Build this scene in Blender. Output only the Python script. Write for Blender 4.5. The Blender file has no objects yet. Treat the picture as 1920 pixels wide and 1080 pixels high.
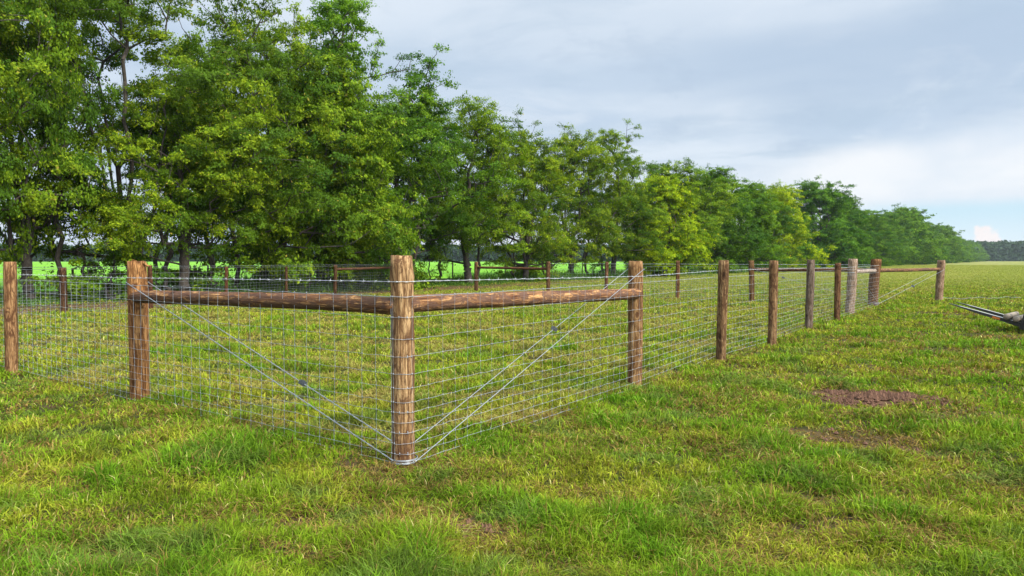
import bpy, math, random
import numpy as np
from mathutils import Vector, Matrix

# ------------------------------------------------------------------ camera, sky, sun, exposure
S = bpy.context.scene
COL = S.collection
CAM_H, F, CX, CY, HORIZON = 1.45, 1387.0, 960.0, 540.0, 487.0
PITCH = math.atan((CY - HORIZON) / F)
cam = bpy.data.cameras.new("camera"); camo = bpy.data.objects.new("camera", cam); COL.objects.link(camo)
camo.location = (0, 0, CAM_H); camo.rotation_euler = (math.pi / 2 - PITCH, 0, 0)
cam.sensor_width = 36; cam.lens = 36 * F / 1920; cam.clip_end = 20000; cam.clip_start = 0.05
S.camera = camo
S.view_settings.view_transform = 'Standard'; S.view_settings.look = 'None'
S.view_settings.gamma = 1; S.view_settings.use_curve_mapping = False
S.view_settings.exposure = 1.0
SUN_EL, SUN_AZ = math.radians(42), math.radians(128)     # azimuth clockwise from +Y (to the right, behind the camera)
sun = bpy.data.lights.new("sun", 'SUN'); suno = bpy.data.objects.new("sun", sun); COL.objects.link(suno)
sun.energy = 3.0; sun.angle = math.radians(12); sun.color = (1.0, 0.93, 0.80)
sd = Vector((math.sin(SUN_AZ) * math.cos(SUN_EL), math.cos(SUN_AZ) * math.cos(SUN_EL), math.sin(SUN_EL)))
suno.rotation_euler = sd.to_track_quat('Z', 'Y').to_euler()
S.cycles.max_bounces = 8; S.cycles.transparent_max_bounces = 8
S.cycles.use_denoising = True

class NT:
    """tiny node helper"""
    def __init__(s, tree): s.t = tree; s.n = tree.nodes; s.l = tree.links; s.n.clear()
    def add(s, kind, **kw):
        n = s.n.new(kind)
        for k, v in kw.items(): setattr(n, k, v)
        return n
    def put(s, sock, v):
        if hasattr(v, 'is_linked') or isinstance(v, bpy.types.NodeSocket): s.l.new(v, sock)
        else: sock.default_value = v
    def math(s, op, a, b=0.0, c=0.0, clamp=False):
        n = s.add('ShaderNodeMath', operation=op); n.use_clamp = clamp
        s.put(n.inputs[0], a); s.put(n.inputs[1], b); s.put(n.inputs[2], c); return n.outputs[0]
    def mix(s, f, a, b, mode='MIX'):
        n = s.add('ShaderNodeMix', data_type='RGBA', blend_type=mode)
        s.put(n.inputs[0], f); s.put(n.inputs[6], a); s.put(n.inputs[7], b); return n.outputs[2]
    def noise(s, vec, scale, detail=4, rough=.55, dist=0.0):
        n = s.add('ShaderNodeTexNoise'); s.l.new(vec, n.inputs['Vector'])
        n.inputs['Scale'].default_value = scale; n.inputs['Detail'].default_value = detail
        n.inputs['Roughness'].default_value = rough; n.inputs['Distortion'].default_value = dist; return n.outputs['Fac']
    def smooth(s, v, a, b):
        n = s.add('ShaderNodeMapRange', interpolation_type='SMOOTHSTEP')
        s.put(n.inputs[0], v); s.put(n.inputs[1], a); s.put(n.inputs[2], b); return n.outputs[0]
    def ramp(s, f, stops):
        n = s.add('ShaderNodeValToRGB'); s.l.new(f, n.inputs[0]); e = n.color_ramp.elements
        while len(e) < len(stops): e.new(0.5)
        for k, (p, c) in enumerate(stops): e[k].position = p; e[k].color = (*c, 1)
        return n.outputs[0]
    def mapping(s, vec, scale, loc=(0, 0, 0)):
        n = s.add('ShaderNodeMapping'); s.l.new(vec, n.inputs[0]); n.inputs['Scale'].default_value = scale
        n.inputs['Location'].default_value = loc; return n.outputs[0]

W = bpy.data.worlds.new("World"); S.world = W; W.use_nodes = True
w = NT(W.node_tree)
sky = w.add('ShaderNodeTexSky', sky_type='NISHITA'); sky.sun_disc = False
sky.sun_elevation = SUN_EL; sky.sun_rotation = SUN_AZ
tc = w.add('ShaderNodeTexCoord').outputs['Generated']
sp = w.add('ShaderNodeSeparateXYZ'); w.l.new(tc, sp.inputs[0])
dx, dy, dz = sp.outputs
az = w.math('ARCTAN2', dx, dy); el = w.math('ARCSINE', dz)
# cloud sheet coordinates (flat layer overhead)
den = w.math('ADD', w.math('MAXIMUM', dz, 0.0), 0.10)
cv = w.add('ShaderNodeCombineXYZ'); w.put(cv.inputs[0], w.math('DIVIDE', dx, den)); w.put(cv.inputs[1], w.math('DIVIDE', dy, den))
sheet = cv.outputs[0]
ev = w.add('ShaderNodeCombineXYZ'); w.put(ev.inputs[0], az); w.put(ev.inputs[1], el)
n1 = w.noise(w.mapping(sheet, (0.55, 0.9, 1), (3.1, 0.4, 0)), 1.0, 5, .52, .5)
n2 = w.noise(w.mapping(sheet, (1.2, 1.6, 1), (7.7, 2.2, 0)), 1.0, 5, .55, .4)
n3 = w.noise(w.mapping(ev.outputs[0], (3.0, 9, 1), (1.3, 5.2, 0)), 1.0, 5, .55, .3)
n4 = w.noise(w.mapping(ev.outputs[0], (60, 60, 1)), 1.0, 4, .6, .2)
deck = w.mix(w.smooth(n1, .36, .66), (0.53, 0.64, 0.78, 1), (0.71, 0.79, 0.885, 1))
n5 = w.noise(w.mapping(ev.outputs[0], (6.5, 13, 1), (2.2, 1.1, 0)), 1.0, 6, .6, .4)
deck = w.mix(w.math('MULTIPLY', w.smooth(n5, .52, .68), .38), deck, (0.45, 0.555, 0.69, 1))
deck = w.mix(w.math('MULTIPLY', w.smooth(n5, .44, .30), .40), deck, (0.76, 0.82, 0.90, 1))
deck = w.mix(w.math('MULTIPLY', w.smooth(n2, .48, .68), .50), deck, (0.46, 0.58, 0.715, 1))
hz_ = w.math('MULTIPLY', w.math('MULTIPLY', w.smooth(az, .10, .34), w.smooth(w.math('ADD', el, w.math('MULTIPLY', n5, .12)), .20, .27)), w.smooth(w.math('ADD', el, w.math('MULTIPLY', n3, .10)), .37, .31))
deck = w.mix(w.math('MULTIPLY', hz_, .55), deck, (0.43, 0.545, 0.70, 1))
# bright thin cloud under the slanting lower edge of the deck
edge = w.math('ADD', w.math('MULTIPLY_ADD', az, 0.19, 0.052), w.math('MULTIPLY', w.math('SUBTRACT', n3, .5), .10))
low = w.smooth(w.math('SUBTRACT', edge, el), -0.018, 0.030)
bright = w.mix(w.smooth(n3, .38, .66), (0.70, 0.78, 0.88, 1), (0.88, 0.905, 0.94, 1))
col = w.mix(low, deck, bright)
# clear strip near the horizon on the right
gap = w.math('MULTIPLY', w.smooth(az, .36, .50), w.smooth(w.math('ADD', el, w.math('MULTIPLY', n3, .03)), .090, .068))
blue = w.mix(w.smooth(el, 0.0, .075), (0.74, 0.85, 0.92, 1), (0.55, 0.77, 0.90, 1))
col = w.mix(gap, col, blue)
# small cumulus tower in that strip
a0 = w.math('DIVIDE', w.math('SUBTRACT', az, 0.573), 0.013); e0 = w.math('DIVIDE', w.math('SUBTRACT', el, 0.020), 0.020)
sl = w.math('ADD', a0, w.math('MULTIPLY', e0, .5))
rr = w.math('ADD', w.math('POWER', w.math('ABSOLUTE', sl), 2), w.math('POWER', w.math('ABSOLUTE', e0), 2))
rr = w.math('ADD', rr, w.math('MULTIPLY', w.math('SUBTRACT', n4, .5), 4.0))
col = w.mix(w.math('MULTIPLY', w.smooth(rr, 1.15, .35), .80), col, (1.0, 0.88, 0.85, 1))
# unseen sky brightened towards the hidden sun and overhead, added to light the ground
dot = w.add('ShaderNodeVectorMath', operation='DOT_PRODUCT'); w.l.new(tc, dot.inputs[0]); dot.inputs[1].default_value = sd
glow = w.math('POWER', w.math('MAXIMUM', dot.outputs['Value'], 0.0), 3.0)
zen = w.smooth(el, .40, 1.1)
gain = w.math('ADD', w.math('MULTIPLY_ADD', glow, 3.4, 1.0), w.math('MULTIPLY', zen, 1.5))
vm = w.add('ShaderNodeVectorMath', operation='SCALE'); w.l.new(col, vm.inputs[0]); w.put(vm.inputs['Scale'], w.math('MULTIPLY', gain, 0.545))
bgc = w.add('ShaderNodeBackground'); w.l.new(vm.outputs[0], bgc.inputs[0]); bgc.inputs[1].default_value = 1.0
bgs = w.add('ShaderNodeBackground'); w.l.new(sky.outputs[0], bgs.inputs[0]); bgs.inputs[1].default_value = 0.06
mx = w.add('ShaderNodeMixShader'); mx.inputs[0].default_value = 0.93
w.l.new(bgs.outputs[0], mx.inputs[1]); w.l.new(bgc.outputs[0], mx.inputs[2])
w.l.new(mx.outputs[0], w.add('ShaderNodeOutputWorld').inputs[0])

# ------------------------------------------------------------------ helpers
rng = np.random.default_rng(11); random.seed(5)
def at(px, py, z=0.0):
    """point of the world at height z that a photo pixel looks at"""
    a, b = (px - CX) / F, (CY - py) / F
    cp, s_ = math.cos(PITCH), math.sin(PITCH)
    d = Vector((a, cp + b * s_, -s_ + b * cp))
    t = (z - CAM_H) / d.z
    return Vector((0, 0, CAM_H)) + d * t
def zat(X, Y, py):
    b = (CY - py) / F; cp, s_ = math.cos(PITCH), math.sin(PITCH)
    return CAM_H + Y * (-s_ + b * cp) / (cp + b * s_)

_perm = np.random.default_rng(3).random((256, 256))
def vnoise(x, y, seed=0):
    x = np.asarray(x, float) + seed * 17.31; y = np.asarray(y, float) + seed * 9.77
    xi, yi = np.floor(x).astype(int), np.floor(y).astype(int); fx, fy = x - xi, y - yi
    fx, fy = fx * fx * (3 - 2 * fx), fy * fy * (3 - 2 * fy)
    g = lambda a, b: _perm[a & 255, b & 255]
    return (g(xi, yi) * (1 - fx) + g(xi + 1, yi) * fx) * (1 - fy) + (g(xi, yi + 1) * (1 - fx) + g(xi + 1, yi + 1) * fx) * fy
def fbm(x, y, seed=0, o=4):
    s, a, t = 0, 1, 0
    for k in range(o):
        s = s + a * vnoise(x * 2 ** k, y * 2 ** k, seed + k * 3.3); t += a; a *= .5
    return s / t
def sst(v, a, b):
    t = np.clip((v - a) / (b - a), 0, 1); return t * t * (3 - 2 * t)

class MB:
    """mesh builder: piles up vertices and quads / triangles, then links ONE mesh object"""
    def __init__(s): s.v = []; s.q = []; s.t = []; s.c = []; s.n = 0
    def add(s, v, q=None, t=None, c=None):
        v = np.asarray(v, np.float32).reshape(-1, 3)
        if q is not None and len(q): s.q.append(np.asarray(q, np.int64).reshape(-1, 4) + s.n)
        if t is not None and len(t): s.t.append(np.asarray(t, np.int64).reshape(-1, 3) + s.n)
        if c is not None: s.c.append(np.asarray(c, np.float32).reshape(-1, 4))
        s.v.append(v); s.n += len(v)
    def tube(s, P, r, sides=6, cap=True):
        P = np.asarray(P, float); n = len(P); r = np.broadcast_to(r, (n,)) if np.ndim(r) == 0 else np.asarray(r)
        T = np.gradient(P, axis=0); T /= np.linalg.norm(T, axis=1)[:, None] + 1e-9
        up = np.array([0, 0, 1.0]) if abs(T[:, 2]).mean() < .8 else np.array([0, 1.0, 0])
        A = np.cross(T, up); A /= np.linalg.norm(A, axis=1)[:, None] + 1e-9; B = np.cross(A, T)
        th = np.arange(sides) * 2 * np.pi / sides
        V = P[:, None] + r[:, None, None] * (np.cos(th)[None, :, None] * A[:, None] + np.sin(th)[None, :, None] * B[:, None])
        i = np.arange(n - 1)[:, None] * sides; j = np.arange(sides)[None]; j2 = (j + 1) % sides
        q = np.stack([i + j, i + j2, i + sides + j2, i + sides + j], -1).reshape(-1, 4)
        V = V.reshape(-1, 3); t = []
        if cap:
            V = np.vstack([V, P[0], P[-1]]); m = n * sides
            for k in range(sides):
                t.append((m, (k + 1) % sides, k)); t.append((m + 1, (n - 1) * sides + k, (n - 1) * sides + (k + 1) % sides))
        s.add(V, q, t)
    def box(s, M, sx, sy, sz):
        c = np.array([[x, y, z] for x in (-.5, .5) for y in (-.5, .5) for z in (-.5, .5)]) * (sx, sy, sz)
        M = np.array(M); c = c @ M[:3, :3].T + M[:3, 3]
        s.add(c, [(0, 1, 3, 2), (4, 6, 7, 5), (0, 4, 5, 1), (2, 3, 7, 6), (0, 2, 6, 4), (1, 5, 7, 3)])
    def build(s, name, mat, parent=None, smooth=True, loc=None):
        me = bpy.data.meshes.new(name); V = np.concatenate(s.v)
        if loc is not None: V = V - np.asarray(loc, np.float32)
        nq = sum(len(a) for a in s.q); nt = sum(len(a) for a in s.t)
        me.vertices.add(len(V)); me.vertices.foreach_set('co', V.ravel())
        L = np.concatenate([a.ravel() for a in s.q + s.t]).astype(np.int32)
        me.loops.add(len(L)); me.loops.foreach_set('vertex_index', L)
        st = np.concatenate([np.arange(nq) * 4, nq * 4 + np.arange(nt) * 3]).astype(np.int32)
        me.polygons.add(nq + nt); me.polygons.foreach_set('loop_start', st)
        me.polygons.foreach_set('use_smooth', np.full(nq + nt, smooth))
        if s.c:
            a = me.color_attributes.new('tint', 'FLOAT_COLOR', 'POINT'); a.data.foreach_set('color', np.concatenate(s.c).ravel())
        me.update(calc_edges=True); me.validate()
        if mat: me.materials.append(mat)
        o = bpy.data.objects.new(name, me); COL.objects.link(o)
        if loc is not None: o.location = loc
        if parent: o.parent = parent
        return o
def thing(name, label, cat, loc=(0, 0, 0), group=None):
    o = bpy.data.objects.new(name, None); COL.objects.link(o); o.location = loc; o.empty_display_size = .2
    return tag(o, label, cat, group)
def tag(o, label=None, cat=None, group=None, kind=None):
    if label: o['label'] = label
    if cat: o['category'] = cat
    if group: o['group'] = group
    if kind: o['kind'] = kind
    return o

# ------------------------------------------------------------------ materials
def mat(name):
    m = bpy.data.materials.new(name); m.use_nodes = True; return m, NT(m.node_tree)
def finish(t, shader): t.l.new(shader, t.add('ShaderNodeOutputMaterial').inputs[0])
def principled(t, col, rough=.8, bump=None, bstr=.3, bdist=.01, spec=.3, metal=0.0):
    p = t.add('ShaderNodeBsdfPrincipled'); t.put(p.inputs['Base Color'], col); t.put(p.inputs['Roughness'], rough)
    p.inputs['Specular IOR Level'].default_value = spec; p.inputs['Metallic'].default_value = metal
    if bump is not None:
        b = t.add('ShaderNodeBump'); b.inputs['Strength'].default_value = bstr; b.inputs['Distance'].default_value = bdist
        t.l.new(bump, b.inputs['Height']); t.l.new(b.outputs[0], p.inputs['Normal'])
    return p.outputs[0]
def leafy(name, transl=.45, rough=.55, objcol=False, spec=.25, satur=1.0):
    m, t = mat(name)
    a = t.add('ShaderNodeAttribute', attribute_name='tint').outputs['Color']
    if objcol: a = t.mix(1.0, a, t.add('ShaderNodeObjectInfo').outputs['Color'], 'MULTIPLY')
    p = principled(t, a, rough, spec=spec)
    tr = t.add('ShaderNodeBsdfTranslucent'); t.l.new(t.mix(1.0, a, (1.0, 1.08, .55, 1), 'MULTIPLY'), tr.inputs[0])
    mxs = t.add('ShaderNodeMixShader'); mxs.inputs[0].default_value = transl
    t.l.new(p, mxs.inputs[1]); t.l.new(tr.outputs[0], mxs.inputs[2]); finish(t, mxs.outputs[0]); return m
M_LEAF = leafy('leaf', .36, .75, True, spec=.10)
M_BLADE = leafy('grass_blade', .32, .8, spec=.06)

def wood(name, dark, mid, light, bark, barkamt):
    m, t = mat(name)
    oi = t.add('ShaderNodeObjectInfo'); tcn = t.add('ShaderNodeTexCoord').outputs['Object']
    off = t.add('ShaderNodeVectorMath', operation='ADD'); t.l.new(tcn, off.inputs[0])
    cmb = t.add('ShaderNodeCombineXYZ'); r = t.math('MULTIPLY', oi.outputs['Random'], 37.0)
    for k in range(3): t.put(cmb.inputs[k], r)
    t.l.new(cmb.outputs[0], off.inputs[1]); v = off.outputs[0]
    g = t.noise(t.mapping(v, (46, 46, 3.2)), 1.0, 7, .66, .9)
    g2 = t.noise(t.mapping(v, (95, 95, 11)), 1.0, 4, .65, .6)
    big = t.noise(t.mapping(v, (11, 11, 5.5)), 1.0, 5, .65, 1.3)
    c = t.ramp(g, [(.34, dark), (.48, mid), (.62, light)])
    c = t.mix(t.math('MULTIPLY', t.smooth(g2, .50, .64), .75), c, (*dark, 1))
    c = t.mix(t.math('MULTIPLY', t.smooth(big, barkamt + .07, barkamt - .05), .9), c, (*bark, 1))
    kn = t.add('ShaderNodeTexVoronoi'); t.l.new(t.mapping(v, (5, 5, 2.6)), kn.inputs['Vector']); kn.inputs['Scale'].default_value = 1.0
    c = t.mix(t.math('MULTIPLY', t.smooth(kn.outputs['Distance'], .16, .05), .8), c, (*[x * .45 for x in dark], 1))
    c = t.mix(1.0, c, oi.outputs['Color'], 'MULTIPLY')
    h = t.math('ADD', t.math('MULTIPLY', g, .7), t.math('ADD', t.math('MULTIPLY', g2, .4), t.math('MULTIPLY', big, .6)))
    finish(t, principled(t, c, .85, h, 1.0, .02, .12)); return m
M_POST = wood('peeled_wood', (.050, .024, .012), (.165, .095, .044), (.36, .245, .128), (.075, .038, .020), .44)
M_RAIL = wood('rail_wood', (.045, .020, .010), (.12, .058, .028), (.36, .215, .095), (.078, .046, .034), .50)
M_GREY = wood('weathered_wood', (.06, .045, .035), (.19, .145, .11), (.40, .34, .28), (.11, .075, .05), .44)

def simple(name, col, rough, scale=20, var=.25, bstr=.3, bd=.01, metal=0, spec=.3):
    m, t = mat(name); v = t.add('ShaderNodeTexCoord').outputs['Object']
    n = t.noise(v, scale, 5, .6); c = t.mix(n, tuple(x * (1 - var) for x in col) + (1,), tuple(min(1, x * (1 + var)) for x in col) + (1,))
    finish(t, principled(t, c, rough, n, bstr, bd, spec, metal)); return m
M_WIRE = simple('galvanised_wire', (.29, .31, .33), .45, 8, .2, 0, .001, .45, .5)
M_BARB = simple('bright_wire', (.42, .44, .45), .4, 8, .15, 0, .001, .35, .5)
M_DARKWIRE = simple('dull_wire', (.20, .21, .22), .5, 8, .2, 0, .001, .3, .5)
M_RATCHET = simple('ratchet_steel', (.10, .11, .125), .45, 60, .5, .3, .002, .6, .5)
M_BARK = simple('bark', (.050, .041, .033), .95, 9, .6, .9, .05)
M_STEEL = simple('dark_steel', (.045, .044, .042), .5, 30, .5, .3, .002, .4, .5)
M_STEELTOP = simple('worn_steel', (.42, .41, .37), .38, 25, .3, .2, .002, .6, .5)
M_ORANGE = simple('orange_paint', (.55, .17, .03), .6, 40, .5, .2, .002)
M_LOG = simple('pale_log', (.25, .205, .155), .85, 14, .35, .6, .01)

# ------------------------------------------------------------------ layout of the fences (metres)
def P(px, py): p = at(px, py); return np.array([p.x, p.y])
# name: base pixel, top pixel, width in pixels -> real position, lean, height and diameter
def post(bx, by, tx, ty, wpx, m='post', col=(1, 1, 1)):
    b = at(bx, by); ztop = zat(b.x, b.y, ty)
    depth = b.y; xt = (tx - CX) / F * (depth * math.cos(PITCH) - (ztop - CAM_H) * math.sin(PITCH))
    return dict(p=np.array([b.x, b.y]), h=ztop, lean=(xt - b.x) / max(ztop, .3), r=wpx / 2 / F * depth, m=m, col=col)
C0 = post(757, 872, 752, 480, 42.5, col=(1.32, 1.26, 1.18))
L1 = post(263, 752, 256, 490.5, 34, col=(1.25, .98, .72))
L2 = post(23, 701, 19, 491.5, 21, col=(1.05, .90, .78))
R1 = post(1190, 727, 1191, 490, 27, col=(1.12, 1.0, .86))
R2 = post(1352, 674, 1357, 488.5, 18.5, col=(.90, .86, .80))
R3 = post(1448, 645, 1450, 489, 16, col=(.92, .86, .80))
R4 = post(1516, 618, 1520, 487.5, 14, 'grey', (.62, .56, .52))
R5 = post(1569, 601, 1571, 493.5, 10.5, col=(.62, .50, .46))
R6 = post(1593, 588, 1599, 485.5, 16, 'grey', (1.20, 1.06, .94))
R7 = post(1637, 573, 1643, 486, 17.5, col=(.80, .62, .52))
R8 = post(1761, 564.5, 1765, 488, 13, 'grey', (1.10, .90, .72))
BK = post(1409, 566.5, 1409, 488.5, 10, col=(.62, .54, .44))
K2 = post(1270, 560.5, 1271, 489, 7, col=(.70, .58, .48))
K3 = post(1136, 557, 1138, 491, 6.5, col=(.62, .50, .48))
K4 = post(1028, 552, 1028, 490.5, 7.2, col=(.56, .48, .42))
K5 = post(893, 546.5, 893, 491, 7.2, col=(.58, .48, .44))
J1 = post(765, 545, 765, 492, 7.5, col=(.36, .30, .27))  # dark tints of the J posts stand in for tree shade
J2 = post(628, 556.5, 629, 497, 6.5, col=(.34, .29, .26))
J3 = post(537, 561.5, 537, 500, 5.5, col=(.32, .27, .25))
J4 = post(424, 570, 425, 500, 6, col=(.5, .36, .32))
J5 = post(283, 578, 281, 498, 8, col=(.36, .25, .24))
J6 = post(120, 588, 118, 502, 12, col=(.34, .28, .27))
J7 = dict(p=np.array([-14.6, 16.6]), h=1.38, lean=0, r=.07, m='post', col=(.8, .6, .5))
L3 = dict(p=L2['p'] + (L2['p'] - L1['p']), h=1.42, lean=0, r=.075, m='post', col=(.9, .75, .6))
ROWSLOPE, ROW0 = .675, -33.2            # the row of trees: X = ROWSLOPE * Y + ROW0
def row_dist(x, y): return (x - ROWSLOPE * y - ROW0) / math.hypot(1, ROWSLOPE)   # >0 on the pasture side

# ------------------------------------------------------------------ ground maps
PATCH = [  # pixel x, y, half width (m), half depth (m), strength of bare soil, strength of straw
    (1650, 747, .70, .46, .97, 1.0), (1585, 814, .62, .38, .50, 1.0), (1690, 835, .30, .15, .55, .8), (1560, 845, .25, .12, .4, .8),
    (1820, 775, .50, .25, .25, .8), (1700, 700, .7, .35, .1, .7), (1850, 905, .25, .2, .3, .8), (1500, 925, .40, .12, .5, .8),
    (1700, 1010, .32, .2, .15, .8), (850, 1000, .42, .20, .35, .9), (740, 905, .40, .12, .1, .9), (700, 885, .22, .1, .5, .8),
    (190, 1060, .35, .12, .3, .9), (500, 975, .25, .12, .6, .6), (600, 1060, .25, .08, .2, .7), (100, 925, .3, .12, .2, .5),
    (1400, 690, .5, .3, .1, .6), (1500, 660, .8, .4, .15, .6), (1100, 930, .4, .2, .05, .6), (1860, 630, 1.8, .7, .45, .8),
    (1790, 590, 1.6, .6, .4, .7), (1740, 660, .9, .4, .3, .8), (1800, 700, .7, .35, .3, .8), (1640, 640, .8, .4, .2, .7), (1560, 705, .4, .2, .3, .7), (1300, 780, .35, .15, .1, .6), (1530, 1000, .3, .2, .0, .6), (980, 1060, .35, .1, .1, .6),
    (420, 640, .9, .5, .05, .6), (200, 645, .9, .5, .3, .7), (1380, 580, 2.0, .8, .2, .5), (980, 640, .5, .25, .1, .7)]
PATCH = [(at(a, b).x, at(a, b).y, c, d, e, f) for a, b, c, d, e, f in PATCH]
def inpen(x, y):
    return sst((y - 5.2) * .57 - (x + .76) * .82, -.2, .3) * sst((y - 5.2) * .79 + (x + .76) * .61, -.2, .3) * sst(row_dist(x, y), 4, 6)
def maps(x, y):
    """soil 0..1, straw 0..1, lush 0..1 at ground points"""
    u, v = x * .97 + y * .25, -x * .25 + y * .97
    wob = fbm(x * .35, y * .35, 8, 3)
    sw = .5 + .5 * np.sin((v + 1.4 * wob) * 2 * np.pi / 1.15)                 # mown swaths
    pen = inpen(x, y)
    straw = (.48 + .10 * pen) * sst(fbm(x * 1.5, y * 1.5, 1), .47, .68) + (.15 + .55 * pen) * sst(sw * fbm(u * .5, v * 1.4, 5), .34, .62) + .30 * sst(fbm(x * 2.9, y * 2.9, 12, 3), .5, .75)
    lush = sst(fbm(x * 1.7, y * 1.7, 21), .47, .64) * (1 - .6 * straw)
    soil = .6 * sst(fbm(x * 2.0, y * 2.0, 31), .74, .84)
    for a, b, c, d, e, f in PATCH:
        q = ((x - a) / c) ** 2 + ((y - b + .30 * (x - a)) / d) ** 2
        q = q + 3.2 * (fbm(x * 4.0, y * 4.0, 44, 3) - .5) + 2.2 * (fbm(x * 16, y * 16, 45, 2) - .5)
        k = sst(q, 1.25, .35); soil = np.maximum(soil, e * k); straw = np.maximum(straw, f * sst(q, 2.2, .4)); lush = lush * (1 - sst(q, 2.0, .6))
    rd = row_dist(x, y)                                                   # trodden bare strip beside the trees
    strip = sst(rd + 1.6 * (fbm(x * .5, y * .5, 51, 3) - .5), 1.9, 2.6) * sst(rd + 1.6 * (fbm(x * .5, y * .5, 52, 3) - .5), 6.2, 4.9) * sst(y, 62, 38)
    soil = np.maximum(soil, strip * .85); straw = np.maximum(straw, strip * .6)
    return soil, np.clip(straw, 0, 1), np.clip(lush, 0, 1)
MOUND = PATCH[0]
PATCH += [(d['p'][0], d['p'][1] - .05, .17, .15, .55, .9) for d in (C0, L1, L2, R1, R2, R3, R4, R5, R6, R7, R8)]
def gz(x, y):
    r = np.hypot(x, y); k = np.clip(14 / np.maximum(r, 1), 0, 1)
    z = (.10 * (fbm(x * .45, y * .45, 61, 3) - .5) + .11 * (fbm(x * 1.8, y * 1.8, 62, 3) - .5)) * k
    q = ((x - MOUND[0]) / .45) ** 2 + ((y - MOUND[1]) / .24) ** 2
    return z + .045 * sst(q, 1.3, .0) * (.1 + 1.6 * fbm(x * 9, y * 9, 71, 3))
# ------------------------------------------------------------------ ground
def ground():
    a = np.concatenate([np.radians(np.arange(-180, -46, 4)), np.radians(np.arange(-46, 46.01, .22)), np.radians(np.arange(50, 180, 4))])
    r = np.concatenate([[.0, .5, 1.0, 1.5], 1.9 * 1.0125 ** np.arange(0, 600)]); r = np.append(r, [4000, 6000])
    A, R = np.meshgrid(a, r); x, y = R * np.sin(A), R * np.cos(A); z = gz(x, y)
    soil, straw, lush = maps(x, y)
    fine = fbm(x * 6, y * 6, 81, 3)[..., None]
    soilc = np.array([.110, .062, .036]) * (.55 + .9 * fine)
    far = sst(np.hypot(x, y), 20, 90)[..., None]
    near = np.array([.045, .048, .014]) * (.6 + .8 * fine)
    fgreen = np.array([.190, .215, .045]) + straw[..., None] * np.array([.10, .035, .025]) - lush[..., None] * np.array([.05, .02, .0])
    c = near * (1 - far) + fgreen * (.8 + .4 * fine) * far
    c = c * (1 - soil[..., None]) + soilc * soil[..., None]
    under = sst(row_dist(x, y), 3.0, 1.2)[..., None] * np.ones(3)  # ground along the row darkened, tree shade put into the colour
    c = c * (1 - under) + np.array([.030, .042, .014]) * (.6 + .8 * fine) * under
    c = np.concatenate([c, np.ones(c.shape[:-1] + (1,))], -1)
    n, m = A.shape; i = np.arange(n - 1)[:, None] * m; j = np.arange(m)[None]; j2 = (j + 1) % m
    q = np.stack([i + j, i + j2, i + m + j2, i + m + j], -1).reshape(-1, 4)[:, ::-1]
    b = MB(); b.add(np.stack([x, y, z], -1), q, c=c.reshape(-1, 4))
    mt, t = mat('pasture_ground'); v = t.add('ShaderNodeTexCoord').outputs['Object']
    at_ = t.add('ShaderNodeAttribute', attribute_name='tint').outputs['Color']
    nn = t.noise(v, 14, 6, .65); n2 = t.noise(t.mapping(v, (.06, .2, 1)), 1.0, 5, .6, .5)
    c_ = t.mix(.55, at_, t.mix(nn, (.35, .35, .35, 1), (1, 1, 1, 1)), 'MULTIPLY')
    c_ = t.mix(t.math('MULTIPLY', t.smooth(n2, .45, .65), .35), c_, t.mix(1.0, c_, (1.35, 1.12, .8, 1), 'MULTIPLY'))
    finish(t, principled(t, c_, .95, t.noise(v, 25, 6, .7), .8, .03, .1))
    tag(b.build('ground', mt), kind='structure')
ground()

# bright crop field beyond the trees
def field():
    b = MB(); y0 = np.array([-60, 0, 20, 40, 80, 140, 260, 480, 1000, 2000.]); off = -9.0
    xr = ROWSLOPE * y0 + ROW0 + off * 1.2
    n = 30; V = []
    for k, (yy, xx) in enumerate(zip(y0, xr)):
        for s in np.linspace(0, 1, n): V.append((xx - 2400 * s ** 2.5, yy, .012 + .28 * min(1, s * 300) ))
    V = np.array(V); q = [(i * n + j, i * n + j + 1, (i + 1) * n + j + 1, (i + 1) * n + j) for i in range(len(y0) - 1) for j in range(n - 1)]
    b.add(V, q)
    mt, t = mat('crop_field'); v = t.add('ShaderNodeTexCoord').outputs['Object']
    a = t.noise(t.mapping(v, (.05, .22, 1)), 1.0, 6, .65, .6); c = t.noise(t.mapping(v, (.8, 1.5, 1)), 1.0, 6, .7)
    col = t.ramp(a, [(.35, (.10, .235, .020)), (.55, (.165, .37, .028)), (.72, (.24, .42, .045))])
    col = t.mix(t.math('MULTIPLY', t.smooth(c, .55, .38), .5), col, (.05, .14, .012, 1))
    finish(t, principled(t, col, .9, c, 1.0, .25, .1))
    tag(b.build('crop_field', mt), kind='structure')
field()

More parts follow.
